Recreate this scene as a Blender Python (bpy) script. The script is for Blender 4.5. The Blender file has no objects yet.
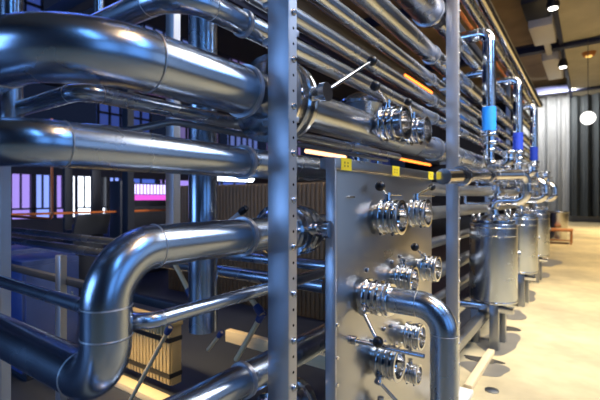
import bpy, bmesh, math, random
from mathutils import Vector, Matrix
random.seed(7)
PI = math.pi
H = 1.5; FP = 410.0; TH = math.atan(290/410); S = math.sin(TH); CO = math.cos(TH)
COL = bpy.context.scene.collection
V = Vector
def ray(px, py):
    u = (px-300)/FP
    return -S+CO*u, CO+S*u, (197-py)/FP
def atX(px, py, X):
    a, b, c = ray(px, py); t = X/a
    return V((X, b*t, H+c*t))
def atY(px, py, Y):
    a, b, c = ray(px, py); t = Y/b
    return V((a*t, Y, H+c*t))
def atZ(px, py, Z):
    a, b, c = ray(px, py); t = (Z-H)/c
    return V((a*t, b*t, Z))

# ---------------------------------------------------------------- materials
def nodemat(name):
    m = bpy.data.materials.new(name); m.use_nodes = True
    nt = m.node_tree; b = nt.nodes['Principled BSDF']
    return m, nt, b
def plain(name, col, rough=.5, metal=0.0, noise=0.0, scale=8, bump=0.0, stretch=(1,1,1), rvar=0.0, spec=None):
    m, nt, b = nodemat(name)
    b.inputs['Base Color'].default_value = (*col, 1); b.inputs['Roughness'].default_value = rough
    b.inputs['Metallic'].default_value = metal
    if spec is not None: b.inputs['Specular IOR Level'].default_value = spec
    tc = nt.nodes.new('ShaderNodeTexCoord'); mp = nt.nodes.new('ShaderNodeMapping')
    mp.inputs['Scale'].default_value = stretch
    nt.links.new(tc.outputs['Object'], mp.inputs['Vector'])
    nz = nt.nodes.new('ShaderNodeTexNoise'); nz.inputs['Scale'].default_value = scale; nz.inputs['Detail'].default_value = 5
    nt.links.new(mp.outputs['Vector'], nz.inputs['Vector'])
    if noise:
        cr = nt.nodes.new('ShaderNodeMixRGB'); cr.blend_type = 'MIX'
        cr.inputs[1].default_value = (*[max(0, c*(1-noise)) for c in col], 1)
        cr.inputs[2].default_value = (*[min(1, c*(1+noise)) for c in col], 1)
        nt.links.new(nz.outputs['Fac'], cr.inputs[0]); nt.links.new(cr.outputs[0], b.inputs['Base Color'])
    if rvar:
        mr = nt.nodes.new('ShaderNodeMapRange')
        mr.inputs['From Min'].default_value = .3; mr.inputs['From Max'].default_value = .7
        mr.inputs['To Min'].default_value = max(.03, rough-rvar); mr.inputs['To Max'].default_value = rough+rvar
        nt.links.new(nz.outputs['Fac'], mr.inputs['Value']); nt.links.new(mr.outputs[0], b.inputs['Roughness'])
    if bump:
        bp = nt.nodes.new('ShaderNodeBump'); bp.inputs['Strength'].default_value = bump; bp.inputs['Distance'].default_value = .01
        nt.links.new(nz.outputs['Fac'], bp.inputs['Height']); nt.links.new(bp.outputs[0], b.inputs['Normal'])
    return m
def emit(name, col, st, noise=False):
    m, nt, b = nodemat(name)
    b.inputs['Base Color'].default_value = (.02, .02, .02, 1)
    b.inputs['Emission Color'].default_value = (*col, 1); b.inputs['Emission Strength'].default_value = st
    return m
STEEL = plain('satin_stainless', (.46, .51, .58), .26, 1, noise=.07, scale=3, rvar=.04)
STEEL2 = plain('polished_stainless', (.62, .63, .65), .16, 1, noise=.04, scale=6, rvar=.03)
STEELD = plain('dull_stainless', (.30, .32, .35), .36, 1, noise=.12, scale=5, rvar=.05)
PANEL = plain('brushed_panel_steel', (.52, .52, .52), .30, 1, noise=.05, scale=2, stretch=(1, 1, 3), rvar=.03)
POSTM = plain('galvanised_post', (.60, .61, .64), .42, 1, noise=.06, scale=6, stretch=(1, 1, .25), rvar=.03)
WELD = plain('weld_bead', (.62, .60, .58), .45, 1, noise=.3, scale=60)
BLACKK = plain('black_knob', (.012, .012, .014), .28)
DARKM = plain('dark_painted_steel', (.03, .035, .05), .5, .3)
HOLE = plain('dark_hole', (.004, .004, .005), .9, spec=0)
BLUET = plain('blue_tape', (.01, .25, .85), .5)
BLUED = plain('dark_blue_tape', (.012, .05, .50), .5)
YEL = plain('yellow_tag', (.95, .72, .02), .5)
YELT = plain('tag_print', (.35, .24, .01), .6)
WOODP = plain('pale_timber', (.75, .60, .36), .6, noise=.15, scale=6, stretch=(1, 1, 6))
WOODO = plain('orange_timber', (.55, .22, .07), .5, noise=.2, scale=9)
CABB = plain('blue_cabinet', (.03, .06, .22), .4, noise=.2)
CRATE = plain('ribbed_tan_board', (.50, .36, .16), .6, noise=.12, scale=10)
TANRIB = plain('ribbed_brown_cladding', (.22, .14, .07), .6, noise=.15)
CURL = plain('light_grey_curtain', (.62, .64, .66), .8, noise=.1, scale=1)
CURD = plain('charcoal_curtain', (.13, .15, .165), .7, noise=.12, scale=1)
CONCW = plain('wall_plaster', (.09, .09, .11), .8, noise=.15, scale=1.5)
DARKW = plain('dark_wall', (.03, .03, .045), .8, noise=.2, scale=2)
CEILB = plain('brown_ceiling', (.30, .215, .13), .75, noise=.6, scale=.9)
CEILP = plain('pale_ceiling_slab', (.60, .57, .46), .8, noise=.25, scale=1.2)
BEAMM = plain('navy_beam', (.035, .04, .09), .5, .2)
WHITEM = plain('white_enamel', (.75, .75, .76), .45, noise=.04)
KERB = plain('pale_kerb', (.72, .70, .64), .7, noise=.1)
ORP = plain('orange_painted_pipe', (.75, .2, .04), .4)
GREY = plain('grey_rubber', (.1, .1, .11), .7)
def floormat():
    m, nt, b = nodemat('concrete_floor')
    tc = nt.nodes.new('ShaderNodeTexCoord')
    n1 = nt.nodes.new('ShaderNodeTexNoise'); n1.inputs['Scale'].default_value = .9; n1.inputs['Detail'].default_value = 7
    n2 = nt.nodes.new('ShaderNodeTexNoise'); n2.inputs['Scale'].default_value = 6; n2.inputs['Detail'].default_value = 6
    nt.links.new(tc.outputs['Object'], n1.inputs['Vector']); nt.links.new(tc.outputs['Object'], n2.inputs['Vector'])
    r1 = nt.nodes.new('ShaderNodeValToRGB'); e = r1.color_ramp.elements
    e[0].position = .33; e[0].color = (.46, .385, .235, 1); e[1].position = .66; e[1].color = (.72, .60, .35, 1)
    nt.links.new(n1.outputs['Fac'], r1.inputs['Fac'])
    mx = nt.nodes.new('ShaderNodeMixRGB'); mx.blend_type = 'MULTIPLY'; mx.inputs[0].default_value = .5
    r2 = nt.nodes.new('ShaderNodeValToRGB'); e = r2.color_ramp.elements
    e[0].position = .35; e[0].color = (.72, .72, .72, 1); e[1].position = .65; e[1].color = (1, 1, 1, 1)
    nt.links.new(n2.outputs['Fac'], r2.inputs['Fac']); nt.links.new(r1.outputs[0], mx.inputs[1]); nt.links.new(r2.outputs[0], mx.inputs[2])
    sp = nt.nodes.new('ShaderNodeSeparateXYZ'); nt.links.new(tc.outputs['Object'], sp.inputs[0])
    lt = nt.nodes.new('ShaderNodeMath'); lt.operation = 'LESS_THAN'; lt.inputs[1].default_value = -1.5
    nt.links.new(sp.outputs['X'], lt.inputs[0])      # floor colour turns dark blue-grey behind the rack
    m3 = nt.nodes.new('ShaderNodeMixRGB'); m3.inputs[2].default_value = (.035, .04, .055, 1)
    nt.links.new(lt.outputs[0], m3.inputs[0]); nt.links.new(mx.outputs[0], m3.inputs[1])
    nt.links.new(m3.outputs[0], b.inputs['Base Color'])
    b.inputs['Roughness'].default_value = .5
    return m
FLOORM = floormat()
WET = plain('damp_concrete', (.19, .175, .145), .35, noise=.25, scale=5)
WETD = plain('dark_damp_concrete', (.075, .068, .056), .25, noise=.2, scale=6)

# ---------------------------------------------------------------- builders
def obj(name, bm, mat, parent=None, smooth=True, angle=35):
    if parent is not None and parent.type == 'EMPTY':
        bm.transform(parent.matrix_basis.inverted())
    elif parent is not None:
        bm.transform(Matrix.Translation(-V(parent['_o'])))
    me = bpy.data.meshes.new(name); bmesh.ops.recalc_face_normals(bm, faces=bm.faces[:])
    if smooth:
        for f in bm.faces: f.smooth = True
        for e in bm.edges:
            if len(e.link_faces) == 2 and e.calc_face_angle(0) > math.radians(angle): e.smooth = False
    bm.to_mesh(me); bm.free()
    me.materials.append(mat)
    o = bpy.data.objects.new(name, me); COL.objects.link(o)
    if parent is not None: o.parent = parent
    return o
def solo(name, bm, mat, label, cat, group=None, smooth=True):
    lo = V((min(v.co.x for v in bm.verts), min(v.co.y for v in bm.verts), min(v.co.z for v in bm.verts)))
    hi = V((max(v.co.x for v in bm.verts), max(v.co.y for v in bm.verts), max(v.co.z for v in bm.verts)))
    c = V(((lo.x+hi.x)/2, (lo.y+hi.y)/2, lo.z)); bm.transform(Matrix.Translation(-c))
    o = obj(name, bm, mat, None, smooth); o.location = c
    o['label'] = label; o['category'] = cat
    if group: o['group'] = group
    return o
def struct(name, bm, mat, parent=None, smooth=False):
    o = obj(name, bm, mat, parent, smooth)
    if parent is None: o['kind'] = 'structure'
    return o
def thing(name, label, cat, loc, group=None):
    o = bpy.data.objects.new(name, None); COL.objects.link(o)
    o.empty_display_size = .05
    o.location = loc; o.matrix_basis = Matrix.Translation(V(loc))
    o['label'] = label; o['category'] = cat
    if group: o['group'] = group
    return o
def copy_tree(o, parent=None, delta=None, label=None):
    c = o.copy(); COL.objects.link(c)
    if parent: c.parent = parent
    if delta: c.location = V(o.location)+V(delta)
    if label: c['label'] = label
    for ch in list(o.children): copy_tree(ch, c)
    return c
def B(): return bmesh.new()
def box(bm, lo, hi, bev=0.0, rot=None):
    lo = V(lo); hi = V(hi); c = (lo+hi)/2; s = hi-lo
    b2 = B(); bmesh.ops.create_cube(b2, size=1)
    bmesh.ops.scale(b2, vec=s, verts=b2.verts[:])
    if bev: bmesh.ops.bevel(b2, geom=b2.edges[:], offset=bev, segments=2, affect='EDGES', profile=.5)
    if rot: b2.transform(rot)
    b2.transform(Matrix.Translation(c))
    me = bpy.data.meshes.new('t'); b2.to_mesh(me); b2.free(); bm.from_mesh(me); bpy.data.meshes.remove(me)
    return bm
def frame(d):
    d = d.normalized(); a = V((0, 0, 1)) if abs(d.z) < .9 else V((1, 0, 0))
    x = a.cross(d).normalized(); return x, d.cross(x).normalized()
def sweep(bm, pts, r, seg=28, caps=True):
    pts = [V(p) for p in pts]; n = len(pts); rings = []; x = None
    for i, p in enumerate(pts):
        d = (pts[min(i+1, n-1)]-pts[max(i-1, 0)]).normalized()
        if x is None: x, y = frame(d)
        else:
            x = (x-d*x.dot(d)).normalized(); y = d.cross(x)
        rr = r[i] if isinstance(r, (list, tuple)) else r
        rings.append([bm.verts.new(p+(x*math.cos(2*PI*k/seg)+y*math.sin(2*PI*k/seg))*rr) for k in range(seg)])
    for a, b in zip(rings, rings[1:]):
        for k in range(seg): bm.faces.new((a[k], a[(k+1) % seg], b[(k+1) % seg], b[k]))
    if caps: bm.faces.new(rings[0]); bm.faces.new(rings[-1][::-1])
    return bm
def lathe(bm, o, axis, prof, seg=32):
    """prof: list of (h along the axis, radius)"""
    o = V(o); d = V(axis).normalized(); x, y = frame(d); rings = []
    for h, r in prof:
        if r < 1e-5: rings.append([bm.verts.new(o+d*h)])
        else: rings.append([bm.verts.new(o+d*h+(x*math.cos(2*PI*k/seg)+y*math.sin(2*PI*k/seg))*r) for k in range(seg)])
    for a, b in zip(rings, rings[1:]):
        for k in range(seg):
            k2 = (k+1) % seg
            if len(a) == 1 and len(b) == 1: continue
            if len(a) == 1: bm.faces.new((a[0], b[k], b[k2]))
            elif len(b) == 1: bm.faces.new((a[k], a[k2], b[0]))
            else: bm.faces.new((a[k], a[k2], b[k2], b[k]))
    return bm
def cyl(bm, a, b, r, seg=20):
    a = V(a); b = V(b); L = (b-a).length; e = min(r*.12, L*.2)
    return lathe(bm, a, b-a, [(0, 0), (0, r-e), (e, r), (L-e, r), (L, r-e), (L, 0)], seg)
def ball(bm, c, r):
    return lathe(bm, V(c)-V((0, 0, r)), (0, 0, 1), [(r-r*math.cos(PI*i/12), r*math.sin(PI*i/12) if 0 < i < 12 else 0) for i in range(13)], 20)
def ring(bm, c, axis, R, r, seg=36, ms=8):
    c = V(c); d = V(axis).normalized()
    prof = [(r*math.sin(2*PI*i/ms), R+r*math.cos(2*PI*i/ms)) for i in range(ms+1)]
    lathe(bm, c, d, prof, seg); bmesh.ops.remove_doubles(bm, verts=bm.verts[:], dist=1e-6)
    return bm

def pipe(name, label, pts, r, bends=None, mat=None, cat='pipe', group=None, seam=True, clamps=(), rings=(), seg=32):
    """Steel pipe run: straight sections, elbows between them, weld seams where they join."""
    mat = mat or STEEL; pts = [V(p) for p in pts]; n = len(pts)
    if bends is None: bends = r*1.6
    if not isinstance(bends, (list, tuple)): bends = [bends]*(n-2)
    t = thing(name, label, cat, pts[0], group)
    cur = pts[0]
    for i in range(1, n-1):
        p = pts[i]; d0 = (p-pts[i-1]).normalized(); d1 = (pts[i+1]-p).normalized()
        ang = d0.angle(d1); R = bends[i-1]; k = R*math.tan(ang/2)
        s = p-d0*k; e = p+d1*k
        obj('straight_section', sweep(B(), [cur, s], r, seg), mat, t)
        nrm = (d1-d0*d1.dot(d0)).normalized(); c = s+nrm*R; arc = []
        m = 14
        for j in range(m+1):
            a = ang*j/m; arc.append(c-nrm*R*math.cos(a)+d0*R*math.sin(a))
        obj('elbow', sweep(B(), arc, r, seg, False), mat, t)
        if seam:
            obj('weld_seam', ring(B(), s, d0, r, r*.028), WELD, t)
            obj('weld_seam', ring(B(), e, d1, r, r*.028), WELD, t)
        cur = e
    obj('straight_section', sweep(B(), [cur, pts[-1]], r, seg), mat, t)
    for c, ax in clamps:      # narrow pipe clip with a lug
        c = V(c); b = B(); ax = V(ax).normalized()
        lathe(b, c-ax*.008, ax, [(0, r), (0, r*1.06+.004), (.016, r*1.06+.004), (.016, r)], 32)
        q = obj('pipe_clip', b, POSTM, t)
    for c, ax, k, w in rings:  # clamp ferrule
        c = V(c); ax = V(ax).normalized()
        obj('clamp_ring', lathe(B(), c-ax*w/2, ax, [(0, r), (0, r*k*.95), (w*.2, r*k), (w*.8, r*k), (w, r*k*.95), (w, r)], 32), STEEL2, t)
    return t
Yv = V((0, 1, 0)); Xv = V((1, 0, 0)); Zv = V((0, 0, 1))

def valve(label, c, R, axis=Xv, stem=Zv, knob=None, L=1.5, hub=False, group='butterfly valves with black knobs', mat=None, name='butterfly_valve', closed=False, spindle=None):
    """Butterfly valve: ribbed round body, open ferrule end, stem and lever with a black ball knob. c = base centre."""
    mat = mat or STEEL2; c = V(c); axis = V(axis).normalized(); stem = V(stem).normalized()
    t = thing(name, label, 'valve', c, group)
    P = [(0, 0), (0, .74), (.28, .74), (.28, 1.0), (.33, 1.04), (.43, 1.04), (.47, 1.0), (.47, .88), (.72, .88), (.72, .96), (.78, .98), (.84, .96), (.84, .86), (1.0, .86)]
    obj('body', lathe(B(), c, axis, [(h*R, r*R) for h, r in P]+[(1.0*R, .3*R)], 40), mat, t)
    inner = [(1.0, .88), (1.0, .98), (1.1, 1.0), (1.2, .98), (1.22, .84), (L-.12, .84), (L-.1, .97), (L-.02, .99), (L, .95), (L, .80), (1.05, .76), (1.03, 0)]
    obj('ferrule', lathe(B(), c, axis, [(h*R, r*R) for h, r in inner], 40), mat, t)
    side = axis.cross(stem).normalized()
    for s in (-1, 1):       # clamp bolts beside the body
        for hh in (.38, 1.1):
            a = c+axis*R*hh-stem*R*.95+side*s*R*.38
            b = B(); cyl(b, a-side*R*.12, a+side*R*.12, R*.09, 10)
            obj('clamp_bolt', b, STEELD, t)
    m = c+axis*R*.6; tip = m+stem*R*1.35
    obj('stem', lathe(B(), m+stem*R*.8, stem, [(0, 0), (0, .24*R), (.25*R, .24*R), (.25*R, .17*R), (.42*R, .17*R), (.42*R, .22*R), (.6*R, .22*R), (.6*R, 0)], 20), mat, t)
    if spindle is not None:
        obj('spindle', cyl(B(), tip-stem*R*.1, V(spindle), R*.055, 10), STEEL2, t)
    if knob is not None:
        k = V(knob); a = tip-stem*R*.08
        obj('lever', cyl(B(), a, k, R*.10, 12), STEEL2, t)
        obj('knob', ball(B(), k, R*.29), BLACKK, t)
    return t

# ---------------------------------------------------------------- hall
FZ = 0.0; CZ = 8.6
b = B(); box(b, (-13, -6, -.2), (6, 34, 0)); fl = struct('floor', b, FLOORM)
b = B(); box(b, (-13, -6, CZ), (6, 34, CZ+.3)); struct('ceiling', b, CEILB)
b = B(); box(b, (-13, 34, 0), (6, 34.3, CZ)); struct('wall_back', b, DARKW)
b = B(); box(b, (-13, -6.3, 0), (6, -6, CZ)); struct('wall_front', b, DARKW)
# left wall: piers and spandrels round glazed bays
b = B()
box(b, (-10.3, -6, 0), (-10, 34, 1.02)); box(b, (-10.3, -6, 2.0), (-10, 34, 3.15)); box(b, (-10.3, -6, 4.1), (-10, 34, 5.2)); box(b, (-10.3, -6, 6.3), (-10, 34, CZ))
struct('wall_left', b, DARKW)
LAV = emit('lavender_window', (.25, .36, 1.0), 1.3); WHT = emit('bright_window', (.80, .88, 1.0), 4.0); PUR = emit('violet_window', (.42, .30, .95), 1.0); DIMB = emit('dim_blue_window', (.08, .16, .7), .9)
bays = [(2.6, 3.4, LAV), (3.55, 4.0, PUR), (4.02, 4.4, LAV), (4.45, 4.82, PUR), (4.93, 5.37, WHT), (5.55, 5.72, WHT), (5.74, 6.1, LAV), (6.2, 7.2, DIMB), (7.4, 8.5, PUR), (8.8, 9.5, WHT), (9.7, 11, DIMB)]
for i, (y0, y1, m) in enumerate(bays):
    b = B(); box(b, (-10.2, y0, 1.02), (-10.15, y1, 2.0)); w = struct('window_%d' % (i+1), b, m)
    b = B()
    for yy in (y0, y1-.04): box(b, (-10.15, yy, 1.02), (-10.05, yy+.04, 2.0))
    box(b, (-10.15, y0, 1.22), (-10.05, y1, 1.26)); box(b, (-10.15, (y0+y1)/2-.012, 1.26), (-10.08, (y0+y1)/2+.012, 2.0));  f = obj('mullion', b, DARKM, None, False); f.parent = w
k = len(bays)
LAV = emit('high_lavender_window', (.22, .32, .9), .45); PUR = emit('high_violet_window', (.35, .28, .75), .4); DIMB = emit('high_dim_window', (.06, .12, .55), .45)
for i, (y0, y1, z0, z1, m) in enumerate([(2.5, 4.2, 5.2, 6.3, DIMB), (6.8, 8.4, 5.2, 6.3, LAV), (10.2, 11.6, 5.2, 6.3, PUR), (13.4, 14.6, 5.2, 6.3, DIMB), (5.5, 7, 3.15, 4.1, DIMB), (7.6, 9.6, 3.15, 4.1, PUR), (10.1, 11.6, 3.15, 4.1, LAV), (12.2, 14.4, 3.15, 4.1, PUR), (19, 24, 3.15, 4.1, DIMB)]):
    b = B(); box(b, (-10.2, y0, z0), (-10.15, y1, z1)); w = struct('window_%d' % (k+i+1), b, m)
    b = B(); n_ = int((y1-y0)/.3)
    for q in range(n_+1): box(b, (-10.15, y0+q*(y1-y0)/n_-.02, z0), (-10.08, y0+q*(y1-y0)/n_+.02, z1))
    box(b, (-10.15, y0, (z0+z1)/2), (-10.08, y1, (z0+z1)/2+.05)); f = obj('mullion', b, DARKM, None, False); f.parent = w
# right wall; unseen window openings added to light the pipes from the aisle side
b = B(); box(b, (5, -6, 0), (5.3, 34, .9)); box(b, (5, -6, 4.2), (5.3, 34, CZ))
box(b, (5, 10.4, .9), (5.3, 34, 4.2)); box(b, (5, -6, .9), (5.3, -3.4, 4.2))
for y in (-.4, 2.4, 5.2, 7.8): box(b, (5, y, .9), (5.3, y+.35, 4.2))
struct('wall_right', b, CONCW)

# ceiling details to the right
b = B(); box(b, (-.85, 9, 7.55), (5, 34, CZ)); struct('trim_1', b, CEILP)
for i, (y, z0, z1, w) in enumerate([(14.6, 8.15, 8.5, .2), (19, 7.36, 7.7, .35), (27.5, 7.45, 7.85, .5)]):
    b = B(); box(b, (-13, y, z0), (5, y+w, z0+.05)); box(b, (-13, y, z1-.05), (5, y+w, z1)); box(b, (-13, y+w/2-.03, z0), (5, y+w/2+.03, z1))
    struct('trim_%d' % (i+2), b, BEAMM)
b = B(); box(b, (-.98, 8, 7.45), (-.84, 34, 7.95)); struct('trim_5', b, BEAMM)
b = B(); box(b, (-5, 30.6, 0), (5, 31.2, .30), .02); struct('trim_6', b, KERB)
b = B(); box(b, (-5, 29.3, 7.75), (5, 29.5, 7.95), .03); rail = struct('trim_7', b, WHITEM)

# curtains
def curtain(x0, x1, z0, z1, y, amp, per, mat, label):
    b = B(); n = int((x1-x0)/per*14); rows = 12; g = []
    ph = [random.uniform(-.5, .5) for _ in range(200)]
    for j in range(rows+1):
        z = z0+(z1-z0)*j/rows; row = []
        for i in range(n+1):
            x = x0+(x1-x0)*i/n; a = x/per*2*PI
            s = math.sin(a+.7*math.sin(a*.37)+.25*math.sin(z*.9))
            yy = y+amp*(s+.35*math.sin(2.3*a+1))*(1-.25*j/rows)
            if j == rows: yy = y+amp*.6*s
            row.append(b.verts.new((x, yy, z)))
        g.append(row)
    for j in range(rows):
        for i in range(n): b.faces.new((g[j][i], g[j][i+1], g[j+1][i+1], g[j+1][i]))
    geo = b.faces[:]; bmesh.ops.solidify(b, geom=geo, thickness=.03)
    return solo('curtain', b, mat, label, 'curtain')
curtain(-3.6, -1.0, .36, 7.75, 29.6, .30, .66, CURL, 'light grey pleated curtain hanging directly behind the far end of the pipework')
curtain(-.97, 4.6, .36, 7.75, 29.6, .30, .60, CURD, 'charcoal pleated curtain at the right edge, behind the round white lamp')

# ceiling unit, spotlights, globe lamp
c = atZ(561, 20, 7.9)
t = thing('air_unit', 'white boxy air unit hung beneath the ceiling beams, in two linked boxes', 'ventilation unit', (c.x, c.y, 7.3))
x = -1.35; y = 16.4
b = B(); box(b, (x-.35, y-.7, 7.15), (x+.35, y+1.3, 7.7), .04); obj('near_housing', b, WHITEM, t)
b = B(); box(b, (x-.28, y+3.2, 7.1), (x+.32, y+6.6, 7.6), .04); obj('far_housing', b, WHITEM, t)
b = B(); box(b, (x-.4, y-2.2, 7.4), (x+.3, y-.7, 8.58), .04); obj('intake_box', b, DARKM, t)
b = B(); box(b, (x-.1, y+1.3, 7.3), (x+.1, y+3.2, 7.5), .02); obj('link_duct', b, WHITEM, t)
LAMPW = emit('lamp_white', (1, .95, .85), 9)
for (px, py, zz, lab) in [(553, 8, 7.05, 'small round spotlight above the white ceiling unit'), (563, 67, 6.75, 'small round spotlight beyond the white ceiling unit')]:
    p = atZ(px, py, zz); t = thing('spotlight', lab, 'light', p)
    b = B(); lathe(b, p, Zv, [(0, 0), (0, .16), (.1, .18), (.3, .12), (.3, 0)], 24); obj('housing', b, DARKM, t)
    b = B(); lathe(b, p-Zv*.03, Zv, [(0, 0), (0, .12), (.025, .12), (.025, 0)], 24); obj('lens', b, LAMPW, t)
    b = B(); cyl(b, p+Zv*.3, (p.x, p.y, 7.45), .02); obj('hanger', b, DARKM, t)
p = atZ(589, 56, 7.4); t = thing('ceiling_lamp', 'small amber lamp fixed under the pale ceiling slab', 'light', p)
b = B(); lathe(b, p, Zv, [(0, 0), (0, .2), (.15, .26), (.15, 0)], 24); obj('housing', b, WOODO, t)
b = B(); lathe(b, p-Zv*.05, Zv, [(0, 0), (.0, .1), (.045, .13), (.045, 0)], 24); obj('lens', b, emit('amber', (1, .6, .15), 1.5), t)
p = atY(588, 118, 19.0); t = thing('globe_lamp', 'round glowing white globe lamp in front of the dark curtain', 'light', p-Zv*.25)
obj('globe', ball(B(), p, .25), emit('globe_glow', (1, .97, .92), 2.6), t)
b = B(); cyl(b, p+Zv*.25, (p.x, p.y, 7.5), .012, 8); obj('cord', b, GREY, t)

# bench, bin
p = atZ(560, 243, 0); x0, y0 = p.x, p.y
t = thing('side_table', 'low orange wooden table standing at the far end of the pipework', 'table', (x0, y0, 0))
b = B(); box(b, (x0-.42, y0-.35, .40), (x0+.35, y0+.35, .46), .01); obj('table_top', b, WOODO, t)
for sx in (-.38, .31):
    for sy in (-.31, .31):
        b = B(); box(b, (x0+sx-.025, y0+sy-.025, 0), (x0+sx+.025, y0+sy+.025, .4), .004); obj('leg', b, WOODO, t)
b = B(); box(b, (x0-.38, y0-.33, .1), (x0+.31, y0-.29, .14)); obj('rail', b, WOODO, t)
t = thing('bucket', 'pale metal bucket standing on the floor behind the low orange table', 'bucket', (x0-.12, y0+.95, 0))
b = B(); lathe(b, (x0-.12, y0+.95, 0), Zv, [(0, 0), (0, .27), (.95, .33), (.97, .35), (1.0, .33), (1.0, .31), (.1, .25), (.1, 0)], 28); obj('shell', b, STEEL2, t)
b = B(); ring(b, (x0-.12, y0+.95, .97), Zv, .34, .015); obj('rim', b, STEELD, t)

# ---------------------------------------------------------------- frame posts
def post(label, x0, x1, y0, y1, mat=POSTM, z1=4.4, bolts=True, z0=0.0, group='upright posts of the pipe rack', holes=True):
    t = thing('rack_post', label, 'post', ((x0+x1)/2, (y0+y1)/2, z0), group)
    b = B(); th = .006
    box(b, (x0, y0, z0), (x1, y0+th, z1), .0015)
    box(b, (x1-th, y0+th, z0), (x1, y1, z1)); box(b, (x0, y0+th, z0), (x0+th, y1, z1))
    obj('channel', b, mat, t, True, 30)
    b = B(); box(b, (x0-.04, y0-.03, z0), (x1+.04, y1+.04, z0+.012), .002); obj('foot_plate', b, mat, t)
    if bolts:
        z = .25; i = 0
        while z < z1-.1:
            b = B(); yy = (y0+y1)/2+.004
            lathe(b, (x1-.001, yy, z), Xv, [(0, 0), (0, .012), (.002, .012), (.002, .009), (.008, .009), (.01, .007), (.01, 0)], 12)
            obj('bolt', b, STEEL2, t); z += .155; i += 1
        z = .30
        while holes and z < z1-.1:
            b = B(); lathe(b, (x1-.0005, (y0+y1)/2+.004, z), Xv, [(0, 0), (0, .005), (.0006, .005), (.0006, 0)], 12)
            obj('hole', b, HOLE, t); z += .0517
    return t
post('nearest wide steel post, bolted and pierced, left of the valve panel', -.888, -.8, 1.067, 1.112, z1=3.3)
post('pale steel post standing between the valve panel and the first vertical tank', -.888, -.8, 3.165, 3.21, z1=3.3)
# slim cross brackets that tie the pipes to the posts
for k, y in enumerate((1.067, 3.165)):
    for z in (2.52, 2.32, 2.17, 2.04, 1.75):
        b = B(); box(b, (-.95, y+.045, z), (-.80, y+.06, z+.02), .002)
        if k == 1: solo('pipe_bracket', b, POSTM, 'short flat bracket behind the pale post, under the overhead pipes', 'bracket', 'brackets on the pale post')
        else: solo('pipe_bracket', b, POSTM, 'short flat bracket behind the nearest post, under the overhead pipes', 'bracket', 'brackets on the near post')
# rear rack posts
for px, X, w, m, lab in [(173, -2.2, .08, POSTM, 'pale slim post behind the big pipes, left of the thick vertical pipe'), (61, -2.6, .06, POSTM, 'slim blue-lit post behind the low horizontal pipes at left'), (3, -2.1, .06, POSTM, 'slim pale post at the left edge of the picture'), (128, -4.6, .12, DARKM, 'dark post before the far windows, behind the pipes')]:
    p = atX(px, 200, X)
    post(lab, p.x-w/2, p.x+w/2, p.y-w/3, p.y+w/3, m, (H-.35 if px == 61 else 4.4), False, z0=(H-.29 if px == 173 else 0), group='rear posts of the pipe rack', holes=False)
for y in (5.2, 7.3, 9.4):
    post('steel post standing in the row behind the distant tanks', -1.42, -1.34, y, y+.045, POSTM, 4.4, False, group='posts behind the tanks')

# ---------------------------------------------------------------- big pipe runs
X0 = -.98; yc = 1.045
def cl(X, z, y=yc): return [((X, y, z), Yv)]
def zat(px, py, X=X0): return atX(px, py, X).z
zA = zat(262, 97)
pipe('steel_pipe', 'thickest steel pipe, bending across the upper left and running behind the nearest post', [(-3.4, .42, zA), (X0, .42, zA), (X0, 10, zA)], .083, .25, clamps=cl(X0, zA)+cl(X0, zA, 3.14))
zB = zat(262, 33)
pipe('steel_pipe', 'medium steel pipe with a bend at the top left, above the thickest pipe', [(-3.4, .767, zB), (X0, .767, zB), (X0, 10, zB)], .041, .13, clamps=cl(X0, zB)+cl(X0, zB, 3.14))
zD = zat(262, 163)
pipe('steel_pipe', 'steel pipe running level below the thickest pipe behind the top of the valve panel', [(-3.2, .35, zD-.005), (X0, .35, zD-.005), (X0, 2.45, zD-.005)], .053, .1, clamps=cl(X0, zD-.005))
zE = zat(262, 234)
pipe('steel_pipe', 'shiny S-shaped steel pipe dropping in the lower left foreground', [(-3.2, .554, H-.47), (X0, .554, H-.47), (X0, .554, zE), (X0, 2.5, zE)], .060, [.125, .135], STEEL, clamps=cl(X0, zE))
zF = zat(262, 370)
pipe('steel_pipe', 'steel pipe rising from the bottom edge towards the foot of the nearest post', [(X0, .2, zF), (X0, 2.5, zF)], .055, None, clamps=cl(X0, zF))
zG = zat(262, 288)
pipe('steel_pipe', 'slender bent pipe crossing in front of the thick vertical pipe', [(-1.9, .64, zG), (X0+.02, .64, zG), (X0+.02, 2.4, zG)], .022, .06, STEEL)
zC = zat(112, 94, -1.2)
pipe('steel_pipe', 'narrow bent pipe half hidden under the thickest pipe', [(-3.0, .6, zC-.01), (-1.2, .6, zC-.01), (-1.2, 3.0, zC-.01)], .026, .06)
z2 = zat(75, 131, -1.2)
pipe('steel_pipe', 'bent pipe peeking over the level pipe at far left', [(-3.0, .62, z2), (-1.2, .62, z2), (-1.2, 3.0, z2-.1)], .034, .09)
zT = zat(214, 130, -1.12)
pipe('thin_tube', 'thin dark tube arching above the level pipe, behind it', [(-1.12, .66, zT-.06), (-1.12, .86, zT+.004), (-1.12, 2.6, zT)], .011, .2, STEELD, cat='tube', seam=False)
# vertical pipe behind
p = atX(203, 330, -1.36)
pipe('steel_pipe', 'thick vertical pipe ending in mid air behind the pipe runs', [(p.x, p.y, p.z), (p.x, p.y, 4.4)], .061)
p = atX(12, 200, -1.62)
pipe('steel_pipe', 'vertical pipe beside the left edge behind the thickest pipe', [(p.x, p.y, 1.62), (p.x, p.y, 4.4)], .034)
p = atX(99, 10, -2.4)
pipe('steel_pipe', 'narrow vertical pipe above the thickest pipe at upper left', [(p.x, p.y, 2.1), (p.x, p.y, 4.4)], .03)
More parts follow.
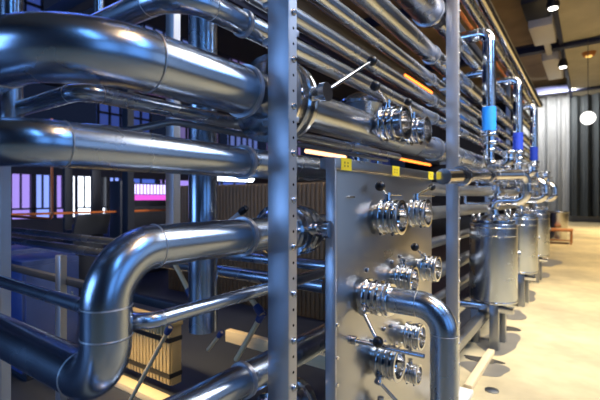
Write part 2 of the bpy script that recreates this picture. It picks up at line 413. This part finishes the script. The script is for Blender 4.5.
# crosswise pipes behind
pipe('steel_pipe', 'lower of the two crosswise pipes behind the S-shaped pipe', [(-6, 1.6, H-.41), (-.99, 1.6, H-.41)], .033, None, STEEL)
pipe('steel_pipe', 'upper of the two crosswise pipes behind the S-shaped pipe', [(-6, 1.62, H-.32), (-.99, 1.62, H-.32)], .027, None, STEEL)
b = B(); box(b, (-6, 1.2, H-.53), (-1.5, 1.24, H-.49), .003); solo('rack_beam', b, DARKM, 'dark square crossbar low behind the S-shaped pipe', 'beam')
# overhead pipes over the panel
for X, z, r, lab, m in [(X0, zat(297, 19), .039, 'overhead pipe second from the bottom, passing above the bent medium pipe', STEEL),
                     (X0, zat(330, 5), .039, 'overhead pipe third from the bottom of the overhead bundle', STEEL),
                     (X0, zat(370, 0), .064, 'thick overhead pipe just below the fattest one', STEEL),
                     (-1.005, zat(425, 8)+.04, .112, 'fattest overhead pipe at the top of the pipe bundle', STEEL)]:
    yend = 3.15 if r > .1 else 10
    pipe('overhead_pipe', lab, [(X, .55, z), (X, yend, z)], r, None, m, clamps=cl(X, z)+cl(X, z, 3.1))
pipe('overhead_pipe', 'reduced overhead pipe continuing the fattest one beyond the pale post', [(-.97, 3.25, zat(425, 8)), (-.97, 10, zat(425, 8))], .055)
# high ducts running to the far end
for X, z, r, m, lab in [(-.99, H+1.93, .05, STEEL, 'left one of two high conduits under the ceiling'), (-.86, H+1.93, .06, STEEL2, 'right one of two high conduits under the ceiling'), (-1.09, H+1.90, .018, ORP, 'thin orange line alongside the high conduits')]:
    pipe('high_conduit', lab, [(X, 1, z), (X, 9.9, z)], r, None, m)
# lower bundle beyond the panel
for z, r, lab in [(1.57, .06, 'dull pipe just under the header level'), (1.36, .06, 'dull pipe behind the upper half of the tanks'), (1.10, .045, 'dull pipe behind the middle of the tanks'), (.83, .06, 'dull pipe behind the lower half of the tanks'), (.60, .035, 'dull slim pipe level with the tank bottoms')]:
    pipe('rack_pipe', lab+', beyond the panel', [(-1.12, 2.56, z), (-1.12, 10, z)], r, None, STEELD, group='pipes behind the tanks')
# base rails
b = B(); box(b, (-.92, 2.7, .27), (-.84, 9.6, .35), .004); solo('base_rail', b, STEELD, 'lengthwise square base rail under the tanks', 'beam')
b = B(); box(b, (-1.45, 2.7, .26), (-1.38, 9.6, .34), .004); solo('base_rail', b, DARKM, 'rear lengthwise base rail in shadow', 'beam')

# ---------------------------------------------------------------- valve panel
PX = -.8; PY0 = 1.348; PY1 = 2.543; PZ1 = H+.152
t = thing('valve_panel', 'tall brushed steel panel cabinet carrying rows of valves', 'control panel', (-1.05, (PY0+PY1)/2, 0))
b = B(); box(b, (PX-.025, PY0+.01, .16), (PX, PY1, PZ1-.01), .002); obj('cabinet_body', b, PANEL, t)
b = B(); box(b, (PX-.06, PY0, PZ1-.045), (PX+.014, PY1+.012, PZ1), .003); obj('top_rim', b, PANEL, t)
b = B(); box(b, (PX-.03, PY0-.004, .14), (PX+.012, PY0+.012, PZ1), .002); obj('edge_strip', b, POSTM, t)
for yy in (PY0+.05, PY1-.09):
    for xx in (PX-.065,):
        b = B(); box(b, (xx, yy, 0), (xx+.04, yy+.04, 1.4)); obj('support_leg', b, STEELD, t)
def tag(px, w):
    p = atX(px, 165, PX+.015)
    lo = (PX+.0142, p.y-w/2, PZ1-.047); 
    b = B(); box(b, lo, (PX+.0152, p.y+w/2, PZ1+.001)); o = obj('yellow_tag', b, YEL, t, False)
    b = B()
    for k in range(2):
        for j in range(2):
            y_ = p.y-w*.22+k*w*.3; z_ = PZ1-.034+j*.013; box(b, (PX+.0152, y_, z_), (PX+.0155, y_+w*.12, z_+.008))
    q = obj('tag_print', b, YELT, t, False)
    q.parent = o
tag(346.5, .085); tag(396, .09); tag(431, .09)
# screws, latches on the panel face
for px, py in [(337, 325), (337, 358), (337, 385)]:
    p = atX(px, py, PX+.012); b = B(); lathe(b, p, Xv, [(0, 0), (0, .008), (.005, .007), (.006, 0)], 12); obj('screw', b, STEEL2, t)
for px, py in [(366, 270), (391, 262), (399, 256), (383, 329), (390, 326), (371, 341)]:
    p = atX(px, py, PX); b = B(); lathe(b, p, Xv, [(0, 0), (0, .011), (.01, .010), (.014, .006), (.014, 0)], 14); obj('sensor_plug', b, STEELD, t)
p = atX(349, 197, PX); b = B(); cyl(b, p+V((0, -.014, 0)), p+V((.012, -.014, 0)), .004, 8); cyl(b, p+V((0, .02, 0)), p+V((.012, .02, 0)), .004, 8); cyl(b, p+V((.012, -.018, 0)), p+V((.012, .024, 0)), .004, 8)
obj('small_handle', b, STEEL2, t)
# fine rods on the panel
p = atX(352, 340, PX)
b = B(); cyl(b, (PX, p.y, p.z), (-.50, p.y, p.z), .0085, 12); r1 = thing('tie_rod', 'straight thin steel rod sticking out of the panel below the big elbow pipe', 'rod', (PX, p.y, p.z)); obj('rod', b, STEEL, r1)
b = B(); cyl(b, (PX, p.y, p.z), (PX+.025, p.y, p.z), .018, 12); obj('boss', b, STEEL2, r1)

def pv(px, py, Xm=-.745, Xb=PX):
    p = atX(px, py, Xm); return V((Xb, p.y, p.z))
def kn(px, py, X): return atX(px, py, X)
VR = .074
c1 = pv(389, 217); valve('open valve at upper left of the panel, knob raised on its left', c1, .079, knob=kn(380, 186, -.75), spindle=kn(401, 195, -.74))
c2 = pv(418, 213); valve('open valve at upper right of the panel, knob to its right', c2, .074, knob=kn(432, 187, -.75), spindle=kn(434, 196, -.74))
c4 = pv(429, 268); valve('open valve in the middle row at the right edge of the panel, lever straight up', c4, .072, knob=kn(415, 247, -.72), stem=(0, -.6, .8))
c3 = pv(405, 279); valve('open valve in the middle row, directly above the big elbow pipe', c3, .070, knob=None)
c6 = pv(414, 336); valve('open valve tucked under the big elbow pipe', c6, .066, stem=(0, -.2, -1), knob=None)
c7 = pv(387, 361); valve('open valve below the thin straight rod, lever slanting down', c7, .078, stem=(0, -.75, -.66), knob=kn(401, 406, -.68))
c8 = pv(415, 374); valve('smallest open valve, low at the right of the panel', c8, .052, knob=kn(424, 352, -.755) if False else None)
c9 = pv(384, 419); valve('lowest valve on the panel, cut by the bottom edge of the picture', c9, .066, knob=kn(377, 400, -.72) if False else None)
# valve with the big elbow pipe
c5 = pv(374, 297, -.745); Y5 = c5.y; Z5 = c5.z
valve('valve holding the big elbow pipe, lever slanting down to a black knob', c5, .074, stem=(0, -.82, -.42), knob=kn(378, 342, -.67), L=1.6)
XB = (ray(444, 0)[0]/ray(444, 0)[1])*Y5
pipe('elbow_pipe', 'big elbow pipe coming out of the panel and turning down to the floor', [(PX+.105, Y5, Z5), (XB, Y5, Z5), (XB, Y5, .03)], .052, .10, STEEL, rings=[((PX+.125, Y5, Z5), Xv, 1.32, .022)])
# two valves on the thickest pipe beyond the first post, plus the inline valve
for px, py, R, kp, lab in [(389, 124, .088, (375, 86), 'open valve on the thickest pipe above the panel, left one of the pair'), (415, 131, .079, (408, 102), 'open valve on the thickest pipe above the panel, right one of the pair')]:
    c = pv(px, py, -.85, X0+.07); valve(lab, c, R, knob=kn(*kp, -.85), L=1.75)
def inline(label, z, y, R, w, knob=None, hub=True, r=.083):
    t = thing('inline_valve', label, 'valve', (X0, y, z), 'inline valves on the pipe runs')
    k = w
    prof = [(0, r), (.06, R*.8), (.12, R*.86), (.14, R), (.20, R), (.22, R*.8), (.42, R*.8), (.44, R*.97), (.5, R), (.56, R*.97), (.58, R*.84), (.72, R*.84), (.74, R*.94), (.8, R*.96), (.86, R*.94), (.9, R*.7), (1, r*1.02), (1, r)]
    obj('body', lathe(B(), (X0, y, z), Yv, [(h*w, q) for h, q in prof], 44), STEEL2, t)
    if hub:
        yy = y+w*.62; a = V((X0+R*.75, yy, z+.01)); e = a+V((.095, 0, 0))
        obj('hub', lathe(B(), a, Xv, [(0, 0), (0, .03), (.035, .03), (.035, .024), (.07, .024), (.07, .034), (.095, .034), (.095, 0)], 24), STEEL2, t)
        if knob is not None:
            obj('lever', cyl(B(), e-V((.015, 0, 0)), knob, .0075, 12), STEEL2, t); obj('knob', ball(B(), knob, .023), BLACKK, t)
    return t
inline('bulky drum-shaped valve on the thickest pipe, with a long lever ending in a black ball', zA, 1.14, .162, .18, kn(372, 61, -.78))
inline('ribbed drum-shaped valve right of the nearest post, at mid height', zE, 1.18, .105, .27, None, True, .06)
inline('ribbed drum-shaped valve at the bottom, beside the foot of the panel', zat(300, 398), 1.16, .09, .26, None, False, .05)
# horizontal flanged dome behind the valves
p = atX(362, 103, -1.3)
t = thing('dome_flange', 'round flanged dome lid behind the valves above the panel', 'lid', p)
b = B(); lathe(b, p-Zv*.02, Zv, [(0, 0), (0, .16), (.018, .165), (.03, .16), (.03, .13), (.06, .11), (.085, .06), (.095, 0)], 40); obj('lid', b, STEEL2, t)
b = B(); lathe(b, p-Zv*.6, Zv, [(0, 0), (0, .06), (.3, .06), (.5, .1), (.58, .14), (.58, 0)], 40); obj('neck', b, STEEL, t)
for px, X, lab in [(366, -1.5, 'blue-lit vertical pipe standing just over the panel, left'), (379, -1.5, 'blue-lit vertical pipe standing just over the panel, right')]:
    p = atX(px, 160, X); pipe('riser_stub', lab, [(p.x, p.y, .1), (p.x, p.y, H+.33)], .028, None, STEEL)

# ---------------------------------------------------------------- tank modules
TY = atX(493, 250, -.8).y; RY = atX(489, 100, -.8).y; TR = .222
def tank(y, label):
    x = -.8
    t = thing('tank', label, 'tank', (x, y, 0), 'row of vertical steel tanks')
    z0 = H-1.04; z1 = H-.27
    b = B(); lathe(b, (x, y, z0), Zv, [(0, 0), (-.03, TR*.5), (0, TR*.96), (.02, TR), (z1-z0, TR), (z1-z0, TR-.02), (z1-z0+.02, TR-.04), (z1-z0+.02, 0)], 48); obj('shell', b, STEEL, t)
    for zz in (z0+.02, z1-.03, z1-.11): obj('band', ring(B(), (x, y, zz), Zv, TR, .006), STEEL2, t)
    b = B(); lathe(b, (x, y, z1+.02), Zv, [(0, 0), (0, TR*.92), (.02, TR*.92), (.05, TR*.6), (.07, .06), (.09, .06), (.09, 0)], 40); obj('lid', b, STEEL2, t)
    for k in range(8):
        a = k*PI/4+.2; q = V((x+TR*.84*math.cos(a), y+TR*.84*math.sin(a), z1+.02))
        b = B(); cyl(b, q, q+Zv*.055, .012, 8); ball(b, q+Zv*.06, .017); obj('lid_bolt', b, STEEL2, t)
    # round badge with gauge on the shell
    d = V((.45, -.89, 0)).normalized(); q = V((x, y, z1-.09))+d*(TR-.004)
    b = B(); lathe(b, q, d, [(0, 0), (0, .036), (.012, .036), (.012, .028), (.01, .026), (.01, 0)], 24); obj('gauge', b, STEELD, t)
    d = V((.8, .6, 0)); q = V((x, y, z1-.3))+d*(TR-.01)
    b = B(); cyl(b, q, q+d*.06, .028); obj('side_port', b, STEELD, t)
    for dx, dy in ((.03, -.10), (-.17, .02), (.05, .18)):
        b = B(); box(b, (x+dx-.04, y+dy-.04, 0), (x+dx+.04, y+dy+.04, z0+.01), .003); obj('leg', b, STEELD, t)
    b = B(); box(b, (x-.35, y-.12, z0-.09), (x+.2, y-.05, z0-.03), .003); obj('support_bar', b, STEEL2, t)
    return t
def riser(y, label, bandm):
    x = -.8; r = .061; zt = H+1.595
    t = pipe('riser_pipe', label, [(x-.35, y, zt), (x, y, zt), (x, y, H+.5)], r, .09, STEEL2, group='risers with coloured bands', rings=[((x, y, H+.60), Zv, 1.35, .035), ((x, y, H+.52), Zv, 1.35, .03)])
    b = B(); lathe(b, (x, y, H+.64), Zv, [(0, r), (0, r*1.03), (.23, r*1.03), (.23, r)], 32); obj('colour_band', b, bandm, t)
    return t
def jbend(y, label):
    x = -.8
    return pipe('return_bend', label, [(x, y, H+.5), (x, y, H+.30), (x+.17, y, H+.30), (x+.17, y, H+.42)], .05, .07, STEEL2, group='return bends under the risers', rings=[((x+.17, y, H+.42), Zv, 1.4, .03), ((x, y, H+.45), Zv, 1.35, .03)])
def bank(y, label, first):
    """S-shaped feed pipe into the tank top"""
    x = -.8; xe = -.505
    if first:
        pts = [(-.735, 2.56, H+.125), (-.735, 4.05, H+.2), (xe, y-.05, H+.215), (xe, y-.02, H-.035), (x, y, H-.035), (x, y, H-.19)]
        return pipe('feed_pipe', label, pts, .05, [.25, .09, .09, .09], STEEL2, group='S-shaped feed pipes', rings=[((-.735, 3.0, H+.147), Yv, 1.5, .05), ((-.735, 3.9, H+.192), Yv, 1.35, .03)])
    pts = [(-1.3, y, H+.21), (xe, y, H+.21), (xe, y, H-.035), (x, y, H-.035), (x, y, H-.19)]
    return pipe('feed_pipe', label, pts, .05, .09, STEEL2, group='S-shaped feed pipes', rings=[((-.72, y, H+.21), Xv, 1.35, .03), ((-.95, y, H+.21), Xv, 1.4, .04)])
ordn = ['nearest', 'second', 'third', 'fourth', 'fifth', 'sixth']
t0 = tank(TY, 'nearest vertical steel tank on a leg, right of the pale post')
r0 = riser(RY, 'nearest tall riser pipe with a light blue band', BLUET)
r1_ = riser(RY+1.95, 'second riser pipe, with a dark blue band', BLUED)
j0 = jbend(RY, 'return bend under the nearest riser')
bank(TY, 'nearest S-shaped feed pipe, leading from the panel over the first tank', True)
f1 = bank(TY+1.95, 'second S-shaped feed pipe, over the second tank', False)
def cluster(y, label, x=-.8, dz=0, small=False):
    t = thing('small_valve', label, 'valve', (x+.05, y, H+.02+dz), 'small sanitary valves among the risers')
    c = V((x+.05, y, H+.02+dz)); R = .045
    obj('body', lathe(B(), c, Zv, [(0, 0), (0, R*.7), (.03, R*.7), (.03, R), (.05, R), (.05, R*.6), (.09, R*.9), (.12, R*.9), (.15, R*.6), (.15, R), (.17, R), (.17, R*.6), (.22, R*.6), (.22, 0)], 24), STEEL2, t)
    b = B(); cyl(b, c+Zv*.105-Xv*.09, c+Zv*.105+Xv*.10, R*.5, 16); lathe(b, c+Zv*.105+Xv*.08, Xv, [(0, 0), (0, R), (.02, R), (.02, 0)], 20); obj('side_branch', b, STEEL2, t)
    q = V((-1.12, c.y, c.z+.04)); b = B(); cyl(b, c+Zv*.04, q, .016, 12); cyl(b, q, (q.x, q.y, H+.05), .016, 12); obj('feed_tube', b, STEEL2, t)
    b = B(); cyl(b, c+Zv*.2, c+Zv*.2+V((.09, -.05, .03)), .007, 8); obj('lever', b, STEEL2, t)
    return t
cz = [(.30, -.02, .15, 'upper'), (.55, -.15, .06, 'middle'), (.22, -.05, -.13, 'low')]
s0 = [cluster(TY+a, 'small valve behind the first tank, %s of three' % nm, -.8+dx, dz) for a, dx, dz, nm in cz]
s1 = cluster(TY+.80, 'small valve by the first feed pipe', -.72, .13)
for k in range(1, 3):
    d = (0, 1.95*k, 0)
    copy_tree(t0, None, d, '%s vertical steel tank from the near end of the row' % ordn[k])
    copy_tree(j0, None, d, 'return bend under the %s riser from the near end' % ordn[k])
    if k > 1:
        copy_tree(r1_, None, (0, 1.95*(k-1), 0), '%s riser pipe from the near end, with a dark blue band' % ordn[k])
        copy_tree(f1, None, (0, 1.95*(k-1), 0), 'S-shaped feed pipe over the %s tank from the near end' % ordn[k])
    for s, (a, dx, dz, nm) in zip(s0, cz): copy_tree(s, None, d, 'small valve behind the %s tank, %s of three' % (ordn[k], nm))
    copy_tree(s1, None, d, 'small valve by the feed pipe of the %s tank' % ordn[k])
# lever from the nearest riser and stub pipes to the pale post
b = B(); cyl(b, (-.8, RY, H+.6), (-.87, RY-.30, H+.65), .009, 10); solo('lever_rod', b, STEEL2, 'thin lever rod beside the clamp of the nearest riser', 'lever')
for px, py, lab in [(478, 74, 'upper short crosswise pipe left of the nearest riser')]:
    p = atX(px, py, -.95); pipe('cross_pipe', lab, [(-1.3, p.y, p.z), (-.83, p.y, p.z)], .035, None, STEEL)
# floor bits near the skid
p = atZ(478, 375, 0.02)
b = B(); box(b, (-.80, 3.33, 0), (-.74, 4.25, .05), .004); solo('timber_batten', b, WOODP, 'yellowish timber batten lying on the floor beneath the first tank', 'batten')
b = B(); box(b, (-.95, 3.0, 0), (-.72, 3.3, .04), .01); solo('floor_plate', b, KERB, 'pale plinth block on the floor at the foot of the pale post', 'block')
t = thing('floor_drain', 'small dark floor gully beside the timber batten', 'drain', (-.62, 3.45, 0))
b = B(); lathe(b, (-.62, 3.45, .0), Zv, [(0, 0), (0, .05), (.008, .05), (.012, .04), (.012, 0)], 20); obj('cap', b, STEELD, t)
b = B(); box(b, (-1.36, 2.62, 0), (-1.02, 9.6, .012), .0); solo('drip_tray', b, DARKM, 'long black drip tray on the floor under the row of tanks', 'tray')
# damp patches
def blob(cx, cy, rx, ry, z, mat, label, seed):
    rnd = random.Random(seed); b = B(); n = 40
    ph = [rnd.uniform(0, 6.28) for _ in range(4)]
    vs = []
    for i in range(n):
        a = 2*PI*i/n; k = 1+.14*math.sin(2*a+ph[0])+.10*math.sin(3*a+ph[1])+.06*math.sin(5*a+ph[2])
        vs.append(b.verts.new((cx+rx*k*math.cos(a), cy+ry*k*math.sin(a), z)))
    f = b.faces.new(vs); r = bmesh.ops.extrude_face_region(b, geom=[f])
    for v in [g for g in r['geom'] if isinstance(g, bmesh.types.BMVert)]: v.co.z += .0015
    o = solo('damp_patch', b, mat, label, 'stain', 'damp patches on the floor'); return o
for i, (px, py, rx, ry, m, lab) in enumerate([
    (512, 345, .20, .35, WET, 'broad damp patch on the floor right of the batten'),
    (500, 372, .17, .18, WET, 'damp patch nearest the bottom edge'),
    (497, 363, .17, .07, WETD, 'narrow dark wet mark inside the broad patch'),
    (520, 316, .17, .30, WET, 'damp patch beside the foot of the first tank'),
    (516, 330, .14, .12, WETD, 'small dark wet mark by the first tank leg'),
    (532, 296, .2, .4, WET, 'damp patch beside the second tank'),
    (527, 284, .18, .25, WETD, 'dark wet mark beside the second tank'),
    (542, 275, .22, .5, WET, 'damp patch beside the third tank'),
    (553, 263, .25, .7, WET, 'faint damp patch beyond the third tank')]):
    p = atZ(px, py, 0); blob(p.x-.12, p.y, rx, ry, .0005+.0003*i, m, lab, i)

# ---------------------------------------------------------------- left background
# ribbed crate on the floor
def ribbed(name, label, cat, x0, x1, y0, y1, z0, z1, n, mat, straps=False, along='x'):
    t = thing(name, label, cat, ((x0+x1)/2, (y0+y1)/2, z0))
    b = B(); box(b, (x0, y0+.02, z0), (x1, y1, z1), .004)
    obj('box_body', b, mat, t)
    b = B(); w = (x1-x0)/n
    for i in range(n): box(b, (x0+i*w+w*.12, y0, z0+.01), (x0+i*w+w*.88, y0+.03, z1-.01), .003)
    obj('ribbed_face', b, mat, t)
    if straps:
        for zz in (z0+.06, z1-.12):
            b = B(); box(b, (x0-.004, y0-.006, zz), (x1+.004, y1+.004, zz+.035)); obj('strap', b, BLACKK, t)
        b = B(); box(b, (x0-.02, y0-.02, z1), (x1+.02, y1, z1+.03), .003); obj('lid_board', b, mat, t)
    return t
ribbed('ribbed_crate', 'tan vertically ribbed crate with black straps on the floor behind the pipes', 'crate', -3.6, -2.58, 1.95, 2.06, (.07), .52, 24, CRATE, True)
ribbed('clad_container', 'brown ribbed container behind the thick vertical pipe', 'container', -5.6, -2.55, 4.2, 5.4, .0, 1.68, 46, TANRIB)
b = B(); box(b, (-3.6, 1.80, 0), (-2.5, 1.90, .05), .004); solo('pallet_board', b, WOODP, 'pale board on the floor in front of the ribbed crate', 'board')
b = B(); box(b, (-2.35, 2.3, .36), (-.99, 2.36, .45), .004); solo('timber_bar', b, WOODP, 'pale timber bar crossing behind the lower end of the vertical pipe', 'beam')
def strut(label, a, e, Y, kpos=None, r=.013, km=None):
    A = atY(*a, Y); E = atY(*e, Y)
    t = thing('brace_rod', label, 'rod', A, 'pale diagonal brace rods behind the pipes')
    obj('rod', cyl(B(), A, E, r, 12), WOODP if km is None else WHITEM, t)
    d = (E-A).normalized()
    q = B(); lathe(q, E-d*.05, d, [(0, 0), (0, r*1.4), (.03, r*1.6), (.05, r*1.4), (.05, 0)], 14); obj('end_joint', q, CABB if km is None else km, t)
strut('pale diagonal brace rod in front of the ribbed crate', (124, 412), (170, 327), 1.5)
strut('short pale brace rod left of the thick vertical pipe', (174, 262), (192, 297), 1.45)
strut('diagonal brace rod right of the lower end of the vertical pipe', (236, 360), (263, 313), 1.5)
strut('brace rod right of the vertical pipe, above the slender bent pipe', (243, 288), (262, 314), 1.46)
strut('white lever with a black tip against the brown container', (229, 222), (246, 208), 1.7, km=BLACKK)
strut('pale rod leaning beneath the timber bar', (208, 350), (222, 332), 2.0)
# cabinets and machines at the left
for px, w, h, lab, X in [(30, .9, .98, 'left blue cabinet in shade behind the low pipes', -4.6), (52, .45, .98, 'narrow blue cabinet beside the wide one in shade', -3.7), (112, 1.2, .92, 'dark low cabinet under the far windows', -8.4)]:
    p = atX(px, 250, X); t = thing('cabinet', lab, 'cabinet', (p.x, p.y, 0))
    b = B(); box(b, (p.x-.5, p.y-w/2, .08), (p.x, p.y+w/2, h), .008); obj('body', b, CABB, t)
    b = B(); box(b, (p.x, p.y-w/2+.02, .12), (p.x+.02, p.y+w/2-.02, h-.04), .004); dd = obj('door', b, CABB, t)
    b = B(); box(b, (p.x+.02, p.y+w/2-.09, h*.55), (p.x+.045, p.y+w/2-.07, h*.7), .004); obj('handle', b, STEEL2, t)
    b = B(); box(b, (p.x-.46, p.y-w/2+.05, 0), (p.x-.04, p.y+w/2-.05, .082)); obj('plinth', b, DARKM, t)
# grey tilted chute / console below the bright window
p = atX(92, 222, -5.2); t = thing('console', 'pale grey slanted console below the brightest far window', 'console', (p.x, p.y, 0))
b = B(); box(b, (-.02, -.22, -.14), (.02, .22, .14), .005, Matrix.Rotation(.35, 3, 'Y').to_4x4()); b.transform(Matrix.Translation((p.x, p.y, p.z-.03))); obj('slanted_face', b, STEELD, t)
b = B(); box(b, (p.x-.3, p.y-.2, 0), (p.x-.08, p.y+.2, p.z-.1), .01); obj('stand', b, DARKM, t)
# parked machine silhouettes before windows
for px, w, z1, X, lab in [(124, .25, 1.75, -6.0, 'dark machine housing right of the bright far window'), (68, .12, 2.2, -6.6, 'dark narrow column left of the bright far window'), (96, .16, 2.2, -6.8, 'dark narrow column right of the bright far window'), (148, .9, 1.35, -7.2, 'dark machine under the violet screen')]:
    p = atX(px, 200, X); dd = .04 if w < .2 else .2; b = B(); box(b, (p.x-dd, p.y-w/2, 0), (p.x+dd/2, p.y+w/2, z1), .01); solo('machine_housing', b, DARKM, lab, 'machine')
# rails with coloured glow
b = B(); box(b, (-6.05, 1.2, 1.26), (-6.0, 4.6, 1.29), .0); solo('guard_rail', b, ORP, 'thin red rail in front of the far windows', 'rail')
p0 = atX(52, 215, -2.8)
pipe('hooked_pipe', 'thin copper-toned pipe with a hooked end before the far windows', [(p0.x, p0.y, H+.5), (p0.x, p0.y, H-.14), (-4.4, p0.y, H-.14)], .009, .04, plain('copper', (.45, .18, .1), .3, 1))
# violet screen
p = atX(153, 193, -6.0); t = thing('screen_panel', 'small glowing violet and white striped panel at left of the vertical pipe', 'screen', (p.x, p.y, p.z-.25))
b = B(); box(b, (p.x-.04, p.y-.42, p.z-.22), (p.x, p.y+.42, p.z+.16), .004); obj('casing', b, DARKM, t)
def bars():
    m, nt, bs = nodemat('violet_bars'); tc = nt.nodes.new('ShaderNodeTexCoord'); w = nt.nodes.new('ShaderNodeTexWave'); w.bands_direction = 'Y'; w.inputs['Scale'].default_value = 5
    nt.links.new(tc.outputs['Object'], w.inputs['Vector']); r = nt.nodes.new('ShaderNodeValToRGB'); e = r.color_ramp.elements
    e[0].color = (.25, .1, .7, 1); e[1].color = (.7, .75, 1, 1); nt.links.new(w.outputs[0], r.inputs[0])
    bs.inputs['Base Color'].default_value = (0, 0, 0, 1); nt.links.new(r.outputs[0], bs.inputs['Emission Color']); bs.inputs['Emission Strength'].default_value = 2
    return m
b = B(); box(b, (p.x, p.y-.38, p.z-.02), (p.x+.008, p.y+.38, p.z+.14)); obj('display', b, bars(), t, False)
b = B(); box(b, (p.x, p.y-.38, p.z-.12), (p.x+.008, p.y+.38, p.z-.03)); obj('lower_display', b, emit('magenta_glow', (.8, .1, .7), 1.2), t, False)
# strip lights
def strip(label, a, e, X, r, m):
    A = atX(*a, X); E = atX(*e, X); E.z = A.z
    t = thing('strip_light', label, 'light', A, None)
    b = B(); box(b, (X-.03, A.y, A.z+r), (X+.03, E.y, A.z+r+.04), .003); obj('housing', b, DARKM, t)
    obj('tube', cyl(B(), A, E, r, 12), m, t)
OR1 = emit('orange_tube', (1, .22, .03), 4); OR2 = emit('peach_tube', (1, .5, .25), 3.5)
strip('bright white strip light above the brown container', (216, 177), (252, 179), -4.5, .05, emit('white_tube', (.8, .9, 1), 8))
strip('glowing peach strip light left above the panel', (306, 151), (345, 155), -4.0, .035, OR2)
strip('glowing orange strip light beyond the panel top', (345, 148), (430, 160), -5.2, .04, OR1)
strip('orange strip light high behind the overhead pipes', (405, 75), (432, 92), -4.0, .03, OR1)
# far pale boxes between pipes (pallet stacks)
for px, py, X, s, m, lab in [(350, 150, -7.5, 1.0, CABB, 'dark blue machine far behind the panel'), (398, 150, -6.5, 1.2, CABB, 'blue vessel housing far behind the right end of the panel')]:
    p = atX(px, py, X); b = B(); box(b, (p.x-.5, p.y-s, 0), (p.x, p.y+s, 2.1), .05); solo('machine_housing', b, m, lab, 'machine')
# large dark duct overhead left
pipe('air_duct', 'wide dark round air duct high above the pipes at upper left', [(-4.5, -2, 4.9), (-4.5, 20, 4.9)], .32, None, STEELD)
b = B(); box(b, (-9.9, 2.9, 4.2), (-1.6, 3.05, 4.4), .005); solo('rack_beam', b, DARKM, 'dark steel crossbeam high over the rack', 'beam')
b = B(); box(b, (-1.5, .4, 3.72), (-1.42, 14, 3.84), .004); solo('rack_beam', b, DARKM, 'dark lengthwise beam along the top of the rack', 'beam')

# ---------------------------------------------------------------- light
def area(name, loc, target, sx, sy, power, col, spread=180):
    l = bpy.data.lights.new(name, 'AREA'); l.shape = 'RECTANGLE'; l.size = sx; l.size_y = sy; l.energy = power; l.color = col
    l.spread = math.radians(spread)
    o = bpy.data.objects.new(name, l); COL.objects.link(o); o.location = loc
    d = V(target)-V(loc); o.rotation_euler = d.to_track_quat('-Z', 'Y').to_euler()
    return o
BL = (.16, .42, 1.0)
for i, y in enumerate((-1.9, 1.2, 4.0, 6.7, 9.3)):      # added blue fill set in the unseen right-hand openings
    area('window_daylight', (5.1, y, 2.55), (-1, y, 2.55), 2.3, 3.1, (40, 40, 22, 10, 6)[i], BL if i < 2 else (.45, .65, 1))
for i, y in enumerate((-1.6, 1.4, 4.4)):     # cool tube lamps above the near aisle
    area('cool_aisle_lamp', (2.0, y, 4.6), (-.8, y, 1.5), .45, 2.0, (34, 44, 34)[i], (.16, .44, 1.0))
area('rear_window_daylight', (-4.2, -5.6, 2.4), (-1.5, 4, 1.5), 4.5, 3.2, 300, (.22, .46, 1.0))  # added blue fill behind the camera; no window stands there
area('left_blue_lamp', (-6.5, 2.5, 6.5), (-3.0, 2.0, 0), 2, 2, 75, (.10, .22, 1.0))
# warm lamps above the aisle
for i, (x, y) in enumerate([(1.3, 6.6), (1.3, 10.5), (1.3, 16), (1.3, 22)]):
    area('aisle_lamp', (x, y, 7.2), (x, y, 0), 1.2, 2.2, (85, 120, 190, 290)[i], (1, .80, .50), 72)
area('curtain_lamp', (-1.6, 27.0, 7.4), (-2.2, 29.6, 4.5), 2.0, .5, 480, (1, .97, .92))
area('rack_lamp', (2.4, 5.4, 6.4), (-.8, 5.2, 1.8), .9, 4.2, 190, (1, .95, .88), 85)  # added white fill that brightens the pipes along the tank row
area('post_spot', (1.3, 2.4, 4.6), (-.8, 4.2, 2.2), .6, .6, 55, (1, .95, .88), 90)  # added white fill aimed at the pale post and risers
area('near_warm_lamp', (.9, .9, 4.8), (-.6, 1.6, 1.2), .22, 1.6, 42, (1, .62, .30))
area('crate_lamp', (-2.6, .6, 2.9), (-2.9, 2.0, .2), .3, .3, 17, (1, .74, .36), 50)

w = bpy.data.worlds.new('hall_world'); bpy.context.scene.world = w; w.use_nodes = True
w.node_tree.nodes['Background'].inputs[0].default_value = (.05, .08, .2, 1); w.node_tree.nodes['Background'].inputs[1].default_value = .15

cam = bpy.data.cameras.new('camera'); co = bpy.data.objects.new('camera', cam); COL.objects.link(co)
co.location = (0, 0, H); co.rotation_euler = (PI/2, 0, TH)
cam.sensor_width = 36; cam.lens = FP/600*36; cam.shift_y = -3/600
cam.clip_start = .02; cam.clip_end = 200
cam.dof.use_dof = True; cam.dof.focus_distance = 1.75; cam.dof.aperture_fstop = 2.6
sc = bpy.context.scene; sc.camera = co
sc.view_settings.view_transform = 'Standard'; sc.view_settings.look = 'None'; sc.view_settings.gamma = 1; sc.view_settings.use_curve_mapping = False
sc.view_settings.exposure = 0.0
